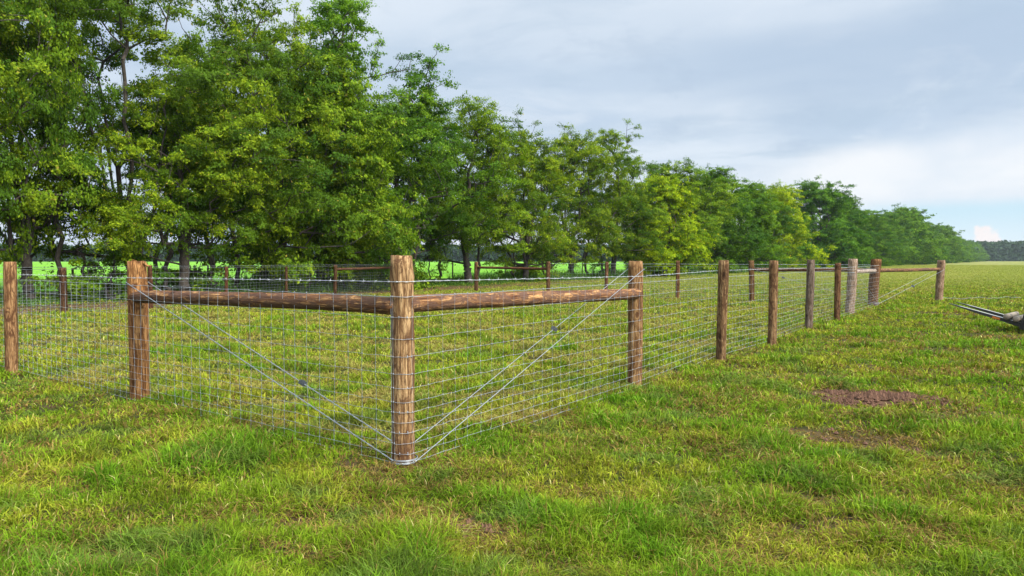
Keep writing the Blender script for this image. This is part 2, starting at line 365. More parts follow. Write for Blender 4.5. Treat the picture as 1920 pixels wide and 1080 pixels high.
# ------------------------------------------------------------------ grass blades
def blades(x, y, h, w, lean, col, z=None, name='grass', label='', extra=0):
    n = len(x); th = rng.uniform(0, 2 * np.pi, n); z = gz(x, y) if z is None else z
    fd = np.stack([np.cos(th), np.sin(th), np.zeros(n)], 1)            # lean direction
    sw = rng.uniform(0, 2 * np.pi, n); wd = np.stack([np.cos(sw), np.sin(sw), np.zeros(n)], 1) * (w / 2)[:, None]
    base = np.stack([x, y, z - .006], 1); up = np.array([0, 0, 1.0])
    m = base + up * (h * .62 * (1 - .35 * lean))[:, None] + fd * (h * lean * .45)[:, None]
    tip = base + up * (h * (1 - .62 * lean))[:, None] + fd * (h * lean * 1.15)[:, None]
    V = np.stack([base - wd, base + wd, m + wd * .8, m - wd * .8, tip], 1).reshape(-1, 3)
    i = (np.arange(n) * 5)[:, None]
    c = np.concatenate([col, np.ones((n, 1))], 1)
    C = np.stack([c * (.80, .80, .80, 1), c * (.80, .80, .80, 1), c, c, c * (1.10, 1.06, 1.0, 1)], 1)
    b = MB(); b.add(V, i + [0, 1, 2, 3], i + [3, 2, 4], C.reshape(-1, 4))
    return tag(b.build(name, M_BLADE, smooth=False), label, 'grass', kind='stuff')
def mixc(c, d, k): return c * (1 - k[:, None]) + d * k[:, None]
def grass():
    n = 1900000; r = (2.3 ** .3 + (240 ** .3 - 2.3 ** .3) * rng.random(n)) ** (1 / .3)
    th = rng.uniform(-.72, .72, n)
    # clump roots together
    x, y = r * np.sin(th), r * np.cos(th)
    cl = rng.random(n) < .75; s = .05 * np.sqrt(r / 4)
    cx, cy = np.floor(x / s), np.floor(y / s)
    jx, jy = vnoise(cx * 1.0, cy * 1.0, 91), vnoise(cx, cy, 92)
    x = np.where(cl, (cx + jx) * s + rng.normal(0, 1, n) * s * .22, x); y = np.where(cl, (cy + jy) * s + rng.normal(0, 1, n) * s * .22, y)
    soil, straw, lush = maps(x, y); rd = row_dist(x, y)
    keep = (rng.random(n) > soil * .98) & (rd > 1.5)
    keep &= rng.random(n) > .15 * sst(fbm(x * 3.3, y * 3.3, 95, 3), .55, .75)
    x, y, r, soil, straw, lush, rd = [a[keep] for a in (x, y, r, soil, straw, lush, rd)]; n = len(x)
    cn = vnoise(np.floor(x / .09), np.floor(y / .09), 96)
    tuft = sst(fbm(x * 1.9, y * 1.9, 97, 3), .42, .72)
    h = (.056 + .055 * tuft + .050 * lush) * rng.uniform(.55, 1.45, n) * (1 - .12 * straw) * (1 - .3 * soil) * (1 + .12 * sst(r, 9, 3.5))
    lean = np.clip(rng.beta(2, 1.7, n) * 1.2 + .3 * straw, .05, 1.15)
    w = .0058 * (r / 4) ** .86 * rng.uniform(.6, 1.35, n)
    c = np.tile(np.array([.165, .252, .013]), (n, 1))
    c = mixc(c, np.array([.092, .225, .012]), lush * .85 * rng.uniform(.5, 1, n))
    c = mixc(c, np.array([.330, .330, .030]), sst(fbm(x * 2.1, y * 2.1, 98, 3) + .18 * sst(r, 10, 30) + .18 * inpen(x, y), .44, .66) * rng.uniform(.3, 1, n) * (1 - lush * .7))
    dead = rng.random(n) < (.08 + .70 * straw ** 1.2 + .25 * soil)
    dc = mixc(np.tile(np.array([.34, .24, .070]), (n, 1)), np.array([.150, .090, .028]), rng.random(n) ** .8)
    c[dead] = dc[dead]; pale = rng.random(n) < .018; c[pale] = np.array([.48, .44, .16])
    wd_ = sst(fbm(x * 2.6, y * 2.6, 120, 3), .60, .68) * (rng.random(n) < .8); c = mixc(c, np.array([.120, .190, .035]), wd_ * .7)
    dk = sst(fbm(x * 3.1, y * 3.1, 121, 3), .44, .30); c = c * (1 - .28 * dk[:, None]) * (1 - .06 * sst(r, 9, 4))[:, None]
    c *= rng.uniform(.55, 1.45, (n, 1)) * (.8 + .4 * cn[:, None])
    fr = sst(r + 12 * (fbm(x * .05, y * .05, 130, 3) - .5), 24, 75) * .85; row = .5 + .5 * fbm(x * .04 + y * .01, y * .30, 131, 4)
    mean = np.array([.265, .285, .060]) * (.62 + .62 * row)[:, None]; c = mixc(c, mean, fr); h = h * (1 - .45 * fr)
    st_ = inpen(x, y) * sst(straw, .32, .6) * .85; c = mixc(c, np.array([.36, .33, .085]), st_ * rng.random(n))
    blades(x, y, h, w, lean, c, label='mown yellow green pasture grass with straw and brown patches')
grass()
def crops():
    n = 150000; y = 18 + 150 * rng.random(n) ** 1.8; lim = ROWSLOPE * y + ROW0 - 11
    x = lim - (rng.random(n) ** 1.4) * (y * 1.1 + lim).clip(4, 200); r = np.hypot(x, y)
    h = .42 * rng.uniform(.5, 1.2, n); w = .045 * (r / 40) ** .8 * rng.uniform(.6, 1.4, n)
    c = mixc(np.tile(np.array([.12, .30, .022]), (n, 1)), np.array([.21, .38, .04]), sst(fbm(x * .15, y * .3, 7), .4, .65)) * rng.uniform(.7, 1.3, (n, 1))
    blades(x, y, h, w, rng.uniform(.2, .9, n), c, z=np.full(n, .0), name='field_crop', label='bright green leafy crop growing in the field beyond the trees')['category'] = 'crop'
crops()
def undergrowth():
    n = 120000; y = 16 + (260 - 16) * rng.random(n) ** 2.2; d = rng.normal(-.4, 1.5, n)
    x = ROWSLOPE * y + ROW0 + d * 1.21; r = np.hypot(x, y)
    k = fbm(x * .5, y * .5, 15, 3)
    h = (.20 + (.60 + .45 * sst(y, 60, 40)) * sst(k, .40, .70)) * np.exp(-(d / 2.0) ** 2) * rng.uniform(.4, 1.3, n)
    w = .030 * (r / 30) ** .7 * rng.uniform(.6, 1.5, n)
    c = mixc(np.tile(np.array([.045, .105, .018]), (n, 1)), np.array([.14, .26, .035]), rng.random(n) ** 1.5 * .8)
    blades(x, y, h, w, rng.uniform(.2, 1, n), c, z=np.zeros(n), name='undergrowth', label='dark tangled weeds and brambles under the row of trees')['category'] = 'undergrowth'
undergrowth()

# loose crumbs of soil on the bare patch
def crumbs():
    b = MB(); base = np.array([[1, 0, 0], [-1, 0, 0], [0, 1, 0], [0, -1, 0], [0, 0, 1], [0, 0, -1.]])
    f = [(0, 2, 4), (2, 1, 4), (1, 3, 4), (3, 0, 4), (2, 0, 5), (1, 2, 5), (3, 1, 5), (0, 3, 5)]
    for k in range(2400):
        P_ = PATCH[0] if k < 2150 else PATCH[random.choice((1, 2, 9))]
        a, q = random.uniform(0, 6.283), random.random() ** .6
        dx_ = P_[2] * .95 * q * math.cos(a); x, y = P_[0] + dx_, P_[1] + P_[3] * .95 * q * math.sin(a) - .30 * dx_
        if fbm(np.array([x * 7]), np.array([y * 7]), 33, 2)[0] < .40: continue
        s = random.uniform(.004, .036) * (1.25 - q * .7); V = base * (np.random.default_rng(k).uniform(.6, 1.2, (6, 3)) * s)
        b.add(V + [x, y, float(gz(x, y)) + s * .35], t=f)
    m = simple('red_soil', (.115, .062, .040), .95, 40, .5, .6, .01, spec=.1)
    tag(b.build('soil_clods', m, smooth=False), 'crumbly reddish brown soil on the bare patch in the grass', 'soil', kind='stuff')
crumbs()

# ------------------------------------------------------------------ posts, rails, wires
def log_mesh(b, p0, p1, r0, r1, seed, rough=.05, sides=22, bow=0.0, ridges=True, ragged=0.0):
    p0, p1 = np.array(p0, float), np.array(p1, float); L = np.linalg.norm(p1 - p0); n = max(8, int(L / .07))
    T = (p1 - p0) / L; up = np.array([0, 0, 1.0]) if abs(T[2]) < .8 else np.array([0, 1.0, 0])
    A = np.cross(T, up); A /= np.linalg.norm(A); B = np.cross(A, T)
    s = np.linspace(0, 1, n); th = np.arange(sides) * 2 * np.pi / sides
    SS, TH = np.meshgrid(s, th, indexing='ij')
    ring = fbm(np.cos(TH) * 2.2 + 9, np.sin(TH) * 2.2 + SS * L * .9, seed, 3) - .5
    tex = fbm(TH * 3.2 / 1.0, SS * L * 2.5, seed + 5, 3) - .5; tex = np.where(TH > 5.9, 0, tex)
    rad = (r0 * (1 - SS) + r1 * SS) * (1 + 2.6 * rough * ring + 1.6 * rough * tex)
    rad[-1] *= .93; rad[-2] *= .985
    # knots
    kr = np.random.default_rng(seed)
    for _ in range(int(L * 4)):
        ks, kt = kr.random(), kr.uniform(0, 6.28); d = np.minimum(abs(TH - kt), 6.283 - abs(TH - kt))
        rad *= 1 + .10 * np.exp(-((SS - ks) * L / .035) ** 2 - (d * .5 / .25) ** 2)
    wob = np.array([fbm(s * L * .8, s * 0 + 3, seed + 8, 2) - .5, fbm(s * L * .8, s * 0 + 7, seed + 9, 2) - .5]) * r0 * .35
    c = p0 + T * (s * L)[:, None] + A * wob[0][:, None] + B * (wob[1] + bow * np.sin(np.pi * s))[:, None]
    V = c[:, None] + rad[..., None] * (np.cos(TH)[..., None] * A + np.sin(TH)[..., None] * B)
    if ragged: V[-1] += T * (ragged * (np.random.default_rng(seed + 3).random(sides) - .3))[:, None]
    i = np.arange(n - 1)[:, None] * sides; j = np.arange(sides)[None]; j2 = (j + 1) % sides
    q = np.stack([i + j, i + j2, i + sides + j2, i + sides + j], -1).reshape(-1, 4)
    V = V.reshape(-1, 3); t = []
    for e, (row, cc) in enumerate(((0, c[0]), (n - 1, c[-1]))):
        V = np.vstack([V, cc]); m = len(V) - 1
        for k in range(sides):
            a, bb = row * sides + k, row * sides + (k + 1) % sides
            t.append((m, bb, a) if e == 0 else (m, a, bb))
    b.add(V, q, t)
MATS = {'post': M_POST, 'grey': M_GREY}
_ps = [100]
def add_post(d, parent, splinter=False, label=None):
    _ps[0] += 7; b = MB(); x, y = d['p']; h = d['h']; ln = d['lean']; o = parent.location
    base = (x - o.x, y - o.y, 0)
    log_mesh(b, (-ln * .15, 0, -.15), (ln * h, 0, h), d['r'] * 1.0, d['r'] * 1.03, _ps[0], .075, ragged=.012)
    if splinter:
        r = d['r']
        b.tube([(ln * h + r * .8, -.02, h - .025), (ln * h + r * 1.1, -.03, h - .02), (ln * h + r * 1.4, -.03, h - .045), (ln * h + r * 1.75, -.03, h - .04)], [.02, .016, .012, .004], 5)
        b.tube([(ln * h - r * .5, -.02, h - .01), (ln * h - r * .2, -.03, h + .015), (ln * h + r * .2, -.03, h + .005)], [.012, .008, .004], 5)
    ob = b.build('fence_post', MATS[d['m']], parent); ob.location = base; ob.color = (*d['col'], 1)
    if label: ob['label'] = label
    return ob
def add_rail(a, za, b_, zb, ra, rb, parent, col=(1, 1, 1), m=None, bow=0.0, sh=(0, 0), ext=0.0, label=None):
    _ps[0] += 7; o = parent.location
    A = np.array([a['p'][0] + sh[0] + a['lean'] * za, a['p'][1] + sh[1], za]); B = np.array([b_['p'][0] + sh[0] + b_['lean'] * zb, b_['p'][1] + sh[1], zb])
    L = np.linalg.norm(B - A); d = (B - A) / L; A = A - d * ext; B = B + d * ext; L += 2 * ext
    mb = MB(); log_mesh(mb, (0, 0, 0), (0, 0, L), ra, rb, _ps[0], .07, 20, bow)
    ob = mb.build('brace_rail', m or M_RAIL, parent)
    ob.rotation_mode = 'QUATERNION'
    zax = Vector(d); yax = Vector((0, 0, 1)); xax = yax.cross(zax).normalized(); yax = zax.cross(xax)
    ob.rotation_quaternion = Matrix((xax, yax, zax)).transposed().to_quaternion()
    ob.location = Vector(A) - Vector((o.x, o.y, 0)); ob.color = (*col, 1)
    if label: ob['label'] = label
    return ob
HW = [1.195, 1.05, .90, .777, .657, .56, .462, .39, .319, .248, .173, .10, .04]
def polyline(pts, step):
    pts = np.array(pts, float); out = [pts[0]]; stn = [0.0]
    for a, b in zip(pts[:-1], pts[1:]):
        L = np.linalg.norm(b - a); n = max(1, int(round(L / step)))
        for k in range(1, n + 1): out.append(a + (b - a) * k / n)
    return np.array(out)
def woven(path, parent, rad=.0015, stay=.155, hw=HW, seed=1, knots=True, mt=None, hs=1.0, sk=.85, hk=1.2):
    """field fence mesh: graduated horizontals, upright stays and tied knots"""
    o = np.array(parent.location); pts = np.array(path, float); seg = np.linalg.norm(np.diff(pts, axis=0), axis=1); cum = np.concatenate([[0], np.cumsum(seg)])
    S_ = np.arange(0, cum[-1], stay); R_ = np.random.default_rng(seed); b = MB()
    ip = lambda s: np.stack([np.interp(s, cum, pts[:, 0]), np.interp(s, cum, pts[:, 1])], -1)
    fine = np.unique(np.concatenate([S_, S_ + stay * .5, cum])); fine = fine[fine <= cum[-1]]
    for k, h in enumerate(hw):
        h = h * hs; z = h + R_.normal(0, .0022, len(fine)) + .006 * (fbm(fine * .7, fine * 0 + k, seed, 2) - .5)
        xy = ip(fine); b.tube(np.column_stack([xy - o[:2], z]), rad * (1.5 if k in (0, len(hw) - 1) else hk), 4, False)
    for s in S_:
        n = len(hw); ss = s + np.cumsum(R_.normal(0, .0035, n)); xy = ip(np.clip(ss, 0, cum[-1])); z = np.array(hw) * hs
        xy = xy + R_.normal(0, .0008, (n, 2)); b.tube(np.column_stack([xy - o[:2], z]), rad * sk, 4, False)
        if knots:
            for q in range(n):
                c = np.array([xy[q, 0] - o[0], xy[q, 1] - o[1], z[q]]); b.tube([c - (0, 0, .0075), c + (0, 0, .0075)], rad * 2.1, 4, True)
    return b.build('woven_wire', mt or M_WIRE, parent)
def barbed(path, parent, rad=.0017, step=.127, seed=2, mt=None):
    o = np.array(parent.location); pts = np.array([(p[0] - o[0], p[1] - o[1], p[2]) for p in path], float)
    d = polyline(pts, .06); R_ = np.random.default_rng(seed); d[:, 2] += R_.normal(0, .0012, len(d)); b = MB()
    th = np.arange(len(d)) * 1.9; off = np.stack([np.zeros(len(d)), np.cos(th), np.sin(th)], 1) * rad * .8
    b.tube(d + off, rad, 4, False); b.tube(d - off, rad, 4, False)
    seg = np.linalg.norm(np.diff(d, axis=0), axis=1); cum = np.concatenate([[0], np.cumsum(seg)])
    for s in np.arange(.03, cum[-1], step):
        s += R_.normal(0, .006); c = np.array([np.interp(s, cum, d[:, k]) for k in range(3)]); t = np.array([np.interp(s + .01, cum, d[:, k]) for k in range(3)]) - c; t /= np.linalg.norm(t) + 1e-9
        b.tube([c - t * .008, c + t * .008], rad * 2.4, 5)
        for q in range(2):
            v = R_.normal(0, 1, 3); v -= t * v.dot(t); v /= np.linalg.norm(v); v = v + t * R_.uniform(-.4, .4)
            b.tube([c - v * .017, c, c + v * .017], [rad * .3, rad * .9, rad * .3], 4)
    return b.build('barbed_wire', mt or M_BARB, parent)
def rope(b, p0, p1, rad, twist=True, sag=.0):
    p0, p1 = np.array(p0, float), np.array(p1, float); L = np.linalg.norm(p1 - p0); n = int(L / .03) + 2; s = np.linspace(0, 1, n)
    P_ = p0 + (p1 - p0) * s[:, None]; P_[:, 2] -= sag * np.sin(np.pi * s); th = s * L * 2 * np.pi / .16
    if twist:
        off = np.stack([np.cos(th), np.zeros(n), np.sin(th)], 1) * rad * .9; b.tube(P_ + off, rad, 5, True); b.tube(P_ - off, rad, 5, True)
    else: b.tube(P_, rad, 5, True)
def ratchet(c, parent, root, s=1.0):
    s *= .72
    """in-line wire strainer: frame of two cheeks, spool and toothed wheel"""
    o = np.array(root.location); b = MB(); M = Matrix.Translation(Vector(np.array(c) - [o[0], o[1], 0])) @ Matrix.Rotation(.5, 4, 'Y')
    for d in (-.022 * s, .022 * s): b.box(M @ Matrix.Translation((0, d, 0)), .085 * s, .005 * s, .045 * s)
    for d in (-.04 * s, .04 * s): b.box(M @ Matrix.Translation((d, 0, 0)), .006 * s, .042 * s, .03 * s)
    for k, (y0, y1, r) in enumerate(((-.034, .034, .011), (.026, .032, .027))):
        q = [np.array(M @ Vector((0, y0 * s, 0))), np.array(M @ Vector((0, y1 * s, 0)))]; b.tube(q, r * s, 12)
    for k in range(6):
        a = k * math.pi / 3; b.box(M @ Matrix.Translation((math.cos(a) * .03 * s, .029 * s, math.sin(a) * .03 * s)), .008 * s, .007 * s, .008 * s)
    return b.build('wire_ratchet', M_RATCHET, parent, smooth=False)
def out(d, nrm, k=1.0): return d['p'] + np.array(nrm) * (d['r'] * 1.03 + .014) * k
def unit(v): v = np.array(v, float); return v / np.linalg.norm(v)
# outward (camera side) normals
dl = unit(L1['p'] - C0['p']); nl = np.array([dl[1], -dl[0]]); nl = nl if nl[1] < 0 else -nl
dr = unit(R1['p'] - C0['p']); nr = np.array([dr[1], -dr[0]]); nr = nr if nr[0] > 0 else -nr

# --- left run
FL = thing('wire_fence', 'woven wire fence run from near corner post to left edge with long brown rail', 'fence', (*L1['p'], 0), 'fences of the wire pasture pen')
add_post(L3, FL); add_post(L2, FL); add_post(L1, FL, True, 'reddish post with splintered top')
add_rail(L1, 1.075, C0, 1.125, .062, .063, FL, (1.25, 1.15, 1.05), bow=.012, sh=tuple(-nl * -.03), label='mottled dark brown rail')
lp = [L3['p'] - nl * .09, L2['p'] - nl * .09, out(L1, nl) - dl * -.05, out(L1, nl), out(C0, nl)]
woven(lp, FL, seed=3, sk=1.15, hk=.95)
barbed([(*p, z) for p, z in zip(lp, (1.27, 1.262, 1.268, 1.268, 1.30))], FL, seed=5)
def wrap_wire(name, parent, A, za, na, B, zb, nb, front_tw, back_tw, rad=.0029):
    """brace wire looped round the top of post A and the foot of post B, one strand on each side"""
    o = np.array(parent.location); b = MB()
    f = lambda p, z: (p[0] - o[0], p[1] - o[1], z)
    rope(b, f(out(A, na), za), f(out(B, nb), zb), rad, front_tw); rope(b, f(out(A, na, -1), za), f(out(B, nb, -1), zb), rad, back_tw)
    for D, z, nn in ((A, za, na), (B, zb, nb)):
        d = unit(B['p'] - A['p']) * (-1 if D is A else 1); th = np.linspace(-math.pi / 2, math.pi / 2, 12); r = D['r'] * 1.03 + .016
        q = [f(D['p'] + (d * math.cos(t) + nn * math.sin(t)) * r, z) for t in th]; b.tube(q, rad, 5); b.tube([(x, y, zz + rad * 2.2) for x, y, zz in q], rad, 5)
    return b.build(name, M_WIRE, parent)
bw = wrap_wire('brace_wire', FL, L1, 1.215, nl, C0, .05, nl, True, True)
def on_back(A, za, na, B, zb, nb, f, k=-1):
    a, b = out(A, na, k), out(B, nb, k); p = a + (b - a) * f; return (p[0], p[1], za + (zb - za) * f)
def frac_for_px(A, za, na, B, zb, nb, px, k=-1):
    best = min(np.linspace(.02, .98, 200), key=lambda f: abs(CX + F * on_back(A, za, na, B, zb, nb, f, k)[0] / on_back(A, za, na, B, zb, nb, f, k)[1] - px)); return best
ratchet(on_back(L1, 1.215, nl, C0, .05, nl, frac_for_px(L1, 1.215, nl, C0, .05, nl, 565)), bw, FL)

# --- right run
FR = thing('wire_fence', 'woven wire fence run receding right from the near corner post past grey posts', 'fence', (*C0['p'], 0), 'fences of the wire pasture pen')
add_post(C0, FR, False, 'thick tan corner post nearest the camera')
for d in (R1, R2, R3): add_post(d, FR)
add_post(R4, FR, False, 'dark grey weathered post'); add_post(R5, FR, False, 'thin dark brown post')
add_post(R6, FR, False, 'pale grey weathered post'); add_post(R7, FR)
add_rail(C0, 1.135, R1, 1.07, .062, .060, FR, (1.45, 1.35, 1.28), sh=tuple(nr * .03), label='brown peeling rail')
add_rail(R6, 1.12, R7, 1.11, .055, .05, FR, (1.5, 1.5, 1.55), m=M_GREY, label='grey weathered rail')
a0_, a1_ = math.atan2(nl[1], nl[0]), math.atan2(nr[1], nr[0])
if a0_ > a1_: a0_ -= 2 * math.pi
arc = [C0['p'] + (C0['r'] * 1.03 + .014) * np.array([math.cos(a), math.sin(a)]) for a in np.linspace(a0_, a1_, 7)]
rp = arc + [out(R1, nr)] + [out(d, nr, -1.0) for d in (R2, R3, R4, R5)] + [out(R6, nr), out(R7, nr)]
woven(rp, FR, seed=7, sk=.6, hk=1.0)
barbed([(*p, 1.30) for p in arc] + [(*p, 1.265) for p in rp[7:8]] + [(*p, z) for p, z in zip(rp[8:], (1.29, 1.29, 1.27, 1.25, 1.26, 1.27))], FR, seed=8)
bw = wrap_wire('brace_wire', FR, R1, 1.34, nr, C0, .03, nr, False, False, .0029)
ratchet(on_back(R1, 1.34, nr, C0, .03, nr, frac_for_px(R1, 1.34, nr, C0, .03, nr, 1040)), bw, FR)
bw = wrap_wire('brace_wire', FR, R6, 1.1, nr, R7, .08, nr, False, False, .004)
ratchet(on_back(R6, 1.1, nr, R7, .08, nr, .35), bw, FR, 1.4)
# staples on the near corner post
sb = MB()
for z in HW[1:-1:2]:
    for a in (a0_ + .5, a1_ - .5):
        r = C0['r'] * 1.03 + .008; q = C0['p'] + r * np.array([math.cos(a), math.sin(a)]) - C0['p']
        sb.tube([(q[0], q[1], z - .012), (q[0] * 1.03, q[1] * 1.03, z), (q[0], q[1], z + .012)], .0022, 4)
sb.build('staples', M_WIRE, FR)['kind'] = 'stuff'

# --- short braced end that turns off to the right
FE = thing('fence_brace', 'single post with long pale rail and diagonal wire at far right end of the pen', 'fence', (*R8['p'], 0), 'fences of the wire pasture pen')
add_post(R8, FE)
add_rail(R7, 1.11, R8, 1.12, .06, .055, FE, (1.05, 1.0, .98), label='light brown rail')
de = unit(R8['p'] - R7['p']); ne = np.array([de[1], -de[0]])
bw = wrap_wire('brace_wire', FE, R8, 1.10, ne, R7, .06, ne, False, False, .0045)
ratchet(on_back(R8, 1.1, ne, R7, .06, ne, .5, 1), bw, FE, 1.5)

# --- cross fence at the back right
FB = thing('wire_fence', 'fence along the back right of the pen with one long thin rail and small posts', 'fence', (*BK['p'], 0), 'fences of the wire pasture pen')
for d in (BK, K2, K3, K4, K5): add_post(d, FB)
add_rail(BK, 1.12, R7, 1.12, .055, .06, FB, (.95, .85, .8)); add_rail(K5, 1.10, K4, 1.07, .052, .052, FB, (.8, .66, .58))
db = unit(BK['p'] - R7['p']); nb_ = np.array([-db[1], db[0]]); nb_ = nb_ if nb_[1] > 0 else -nb_
bp = [out(d, nb_) for d in (R7, BK, K2, K3, K4)]
woven(bp, FB, .0019, .155, seed=11, knots=False); barbed([(*p, 1.29) for p in bp], FB, .003, seed=12)
bw = wrap_wire('brace_wire', FB, BK, 1.15, nb_, R7, .10, nb_, False, False, .003)
ratchet(on_back(BK, 1.15, nb_, R7, .10, nb_, .28), bw, FB, 1.5)

# --- far left side
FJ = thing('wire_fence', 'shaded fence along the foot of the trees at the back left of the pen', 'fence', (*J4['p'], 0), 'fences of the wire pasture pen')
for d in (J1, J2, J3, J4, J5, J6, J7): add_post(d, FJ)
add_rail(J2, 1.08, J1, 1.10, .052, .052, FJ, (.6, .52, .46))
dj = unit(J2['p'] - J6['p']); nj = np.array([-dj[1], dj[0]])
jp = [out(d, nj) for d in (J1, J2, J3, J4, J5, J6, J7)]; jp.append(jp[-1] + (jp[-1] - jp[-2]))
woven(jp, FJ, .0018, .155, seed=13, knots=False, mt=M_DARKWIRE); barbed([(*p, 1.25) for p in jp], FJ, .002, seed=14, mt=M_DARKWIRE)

# --- old field fence in the trees: thin dark posts with three strands
FO = thing('field_fence', 'old fence of thin dark posts and plain strands behind the tree trunks', 'fence', (ROWSLOPE * 36 + ROW0 - 5, 36, 0))
oy = np.concatenate([np.arange(20, 80, 5.2), np.arange(80, 130, 7.5)]); opts = []
for k, yy in enumerate(oy):
    x_ = ROWSLOPE * yy + ROW0 - 5.5 + random.uniform(-.15, .15); hh = random.uniform(1.1, 1.35); opts.append((x_, yy)); b = MB()
    log_mesh(b, (0, 0, -.1), (random.uniform(-.05, .05), 0, hh), .05, .045, 900 + k, .06, 8)
    ob = b.build('fence_post', M_GREY, FO); ob.location = (x_ - FO.location.x, yy - FO.location.y, 0); ob.color = (.45, .42, .4, 1)
b = MB(); o = FO.location
for z in (.35, .7, 1.05): b.tube([(p[0] - o.x, p[1] - o.y, z) for p in opts], .004, 4)
b.build('fence_strands', M_DARKWIRE, FO)

# ------------------------------------------------------------------ loader forks at the right edge, with two posts lying on them
heel = at(1914, 624); heel = Vector((heel.x, heel.y, .20))
tdir = Vector((-.70, .70, .262)).normalized(); side = Vector((.70, .72, 0)).normalized(); upv = tdir.cross(side).normalized()
if upv.z < 0: upv = -upv
LF = thing('loader_forks', 'dark loader forks with worn pale tops and orange mark poking in at right edge', 'loader forks', (heel.x, heel.y, 0))
for k in range(2):
    org = heel + side * (.62 * k) - Vector((heel.x, heel.y, 0)); b = MB(); L = 1.32
    V = []; st = [(0, .042, .060), (.25, .034, .060), (.6, .027, .058), (.9, .019, .052), (1.1, .012, .040), (L, .004, .022)]
    for s, th_, wd in st:
        for a, c in ((-1, -1), (1, -1), (1, 0), (-1, 0)): V.append(org + tdir * s + side * (a * wd) + upv * (th_ * 2 * c))
    q = [(i * 4 + j, i * 4 + (j + 1) % 4, i * 4 + 4 + (j + 1) % 4, i * 4 + 4 + j) for i in range(len(st) - 1) for j in range(4)] + [(3, 2, 1, 0), (20, 21, 22, 23)]
    b.add([tuple(v) for v in V], q)
    M = Matrix.Translation(org - tdir * .045 + upv * .30) @ Matrix((tdir, side, upv)).transposed().to_4x4(); b.box(M, .085, .12, .84)
    tn = b.build('fork_tine', M_STEEL, LF, smooth=False)
    b = MB(); V = []
    for s, th_, wd in st[:5]:
        for a in (-1, 1): V.append(org + tdir * (s + .02) + side * (a * wd * .96) + upv * .003)
    b.add([tuple(v) for v in V], [(2 * i, 2 * i + 1, 2 * i + 3, 2 * i + 2) for i in range(4)]); b.build('worn_top', M_STEELTOP, tn, smooth=False)
    if k == 0:
        b = MB(); M = Matrix.Translation(org + tdir * .42 - side * .062 - upv * .032) @ Matrix((tdir, side, upv)).transposed().to_4x4(); b.box(M, .14, .006, .04)
        b.build('orange_mark', M_ORANGE, tn, smooth=False)
b = MB(); Rm = Matrix((tdir, side, upv)).transposed().to_4x4()
for uz in (.02, .48): b.box(Matrix.Translation(Vector((0, 0, heel.z)) - tdir * .14 + side * .31 + upv * uz) @ Rm, .09, 1.15, .13)
for sy in (-.22, .31, .84): b.box(Matrix.Translation(Vector((0, 0, heel.z)) - tdir * .16 + side * sy + upv * .25) @ Rm, .07, .07, .46)
b.build('carriage_frame', M_STEEL, LF, smooth=False)
for k, (s, lab) in enumerate(((.13, 'pale log lying across the loader forks, the one nearer the tips'), (-.0, 'pale log lying across the loader forks, the one tight against the frame'))):
    b = MB(); r = .060 if k == 0 else .056; c = heel + tdir * (.24 - .165 * k) + upv * (r + .004); A = c - side * .20
    log_mesh(b, (0, 0, 0), (0, 0, .95), r, r * .95, 500 + k, .03, 18)
    ob = b.build('spare_post', M_LOG); ob.rotation_mode = 'QUATERNION'; ob.rotation_quaternion = side.to_track_quat('Z', 'Y'); ob.location = A
    tag(ob, lab, 'log')
# slack strand of wire lying in the grass beyond the end post
b = MB(); q0, q1 = R8['p'], P(1915, 562); s = np.linspace(0, 1, 40); pp = q0 + (q1 - q0) * s[:, None]
b.tube(np.column_stack([pp, .09 + .02 * np.sin(s * 17) + .01 * np.sin(s * 41)]), .006, 5)
tag(b.build('loose_wire', M_DARKWIRE), 'slack wire lying low in the grass from the right end post', 'wire')

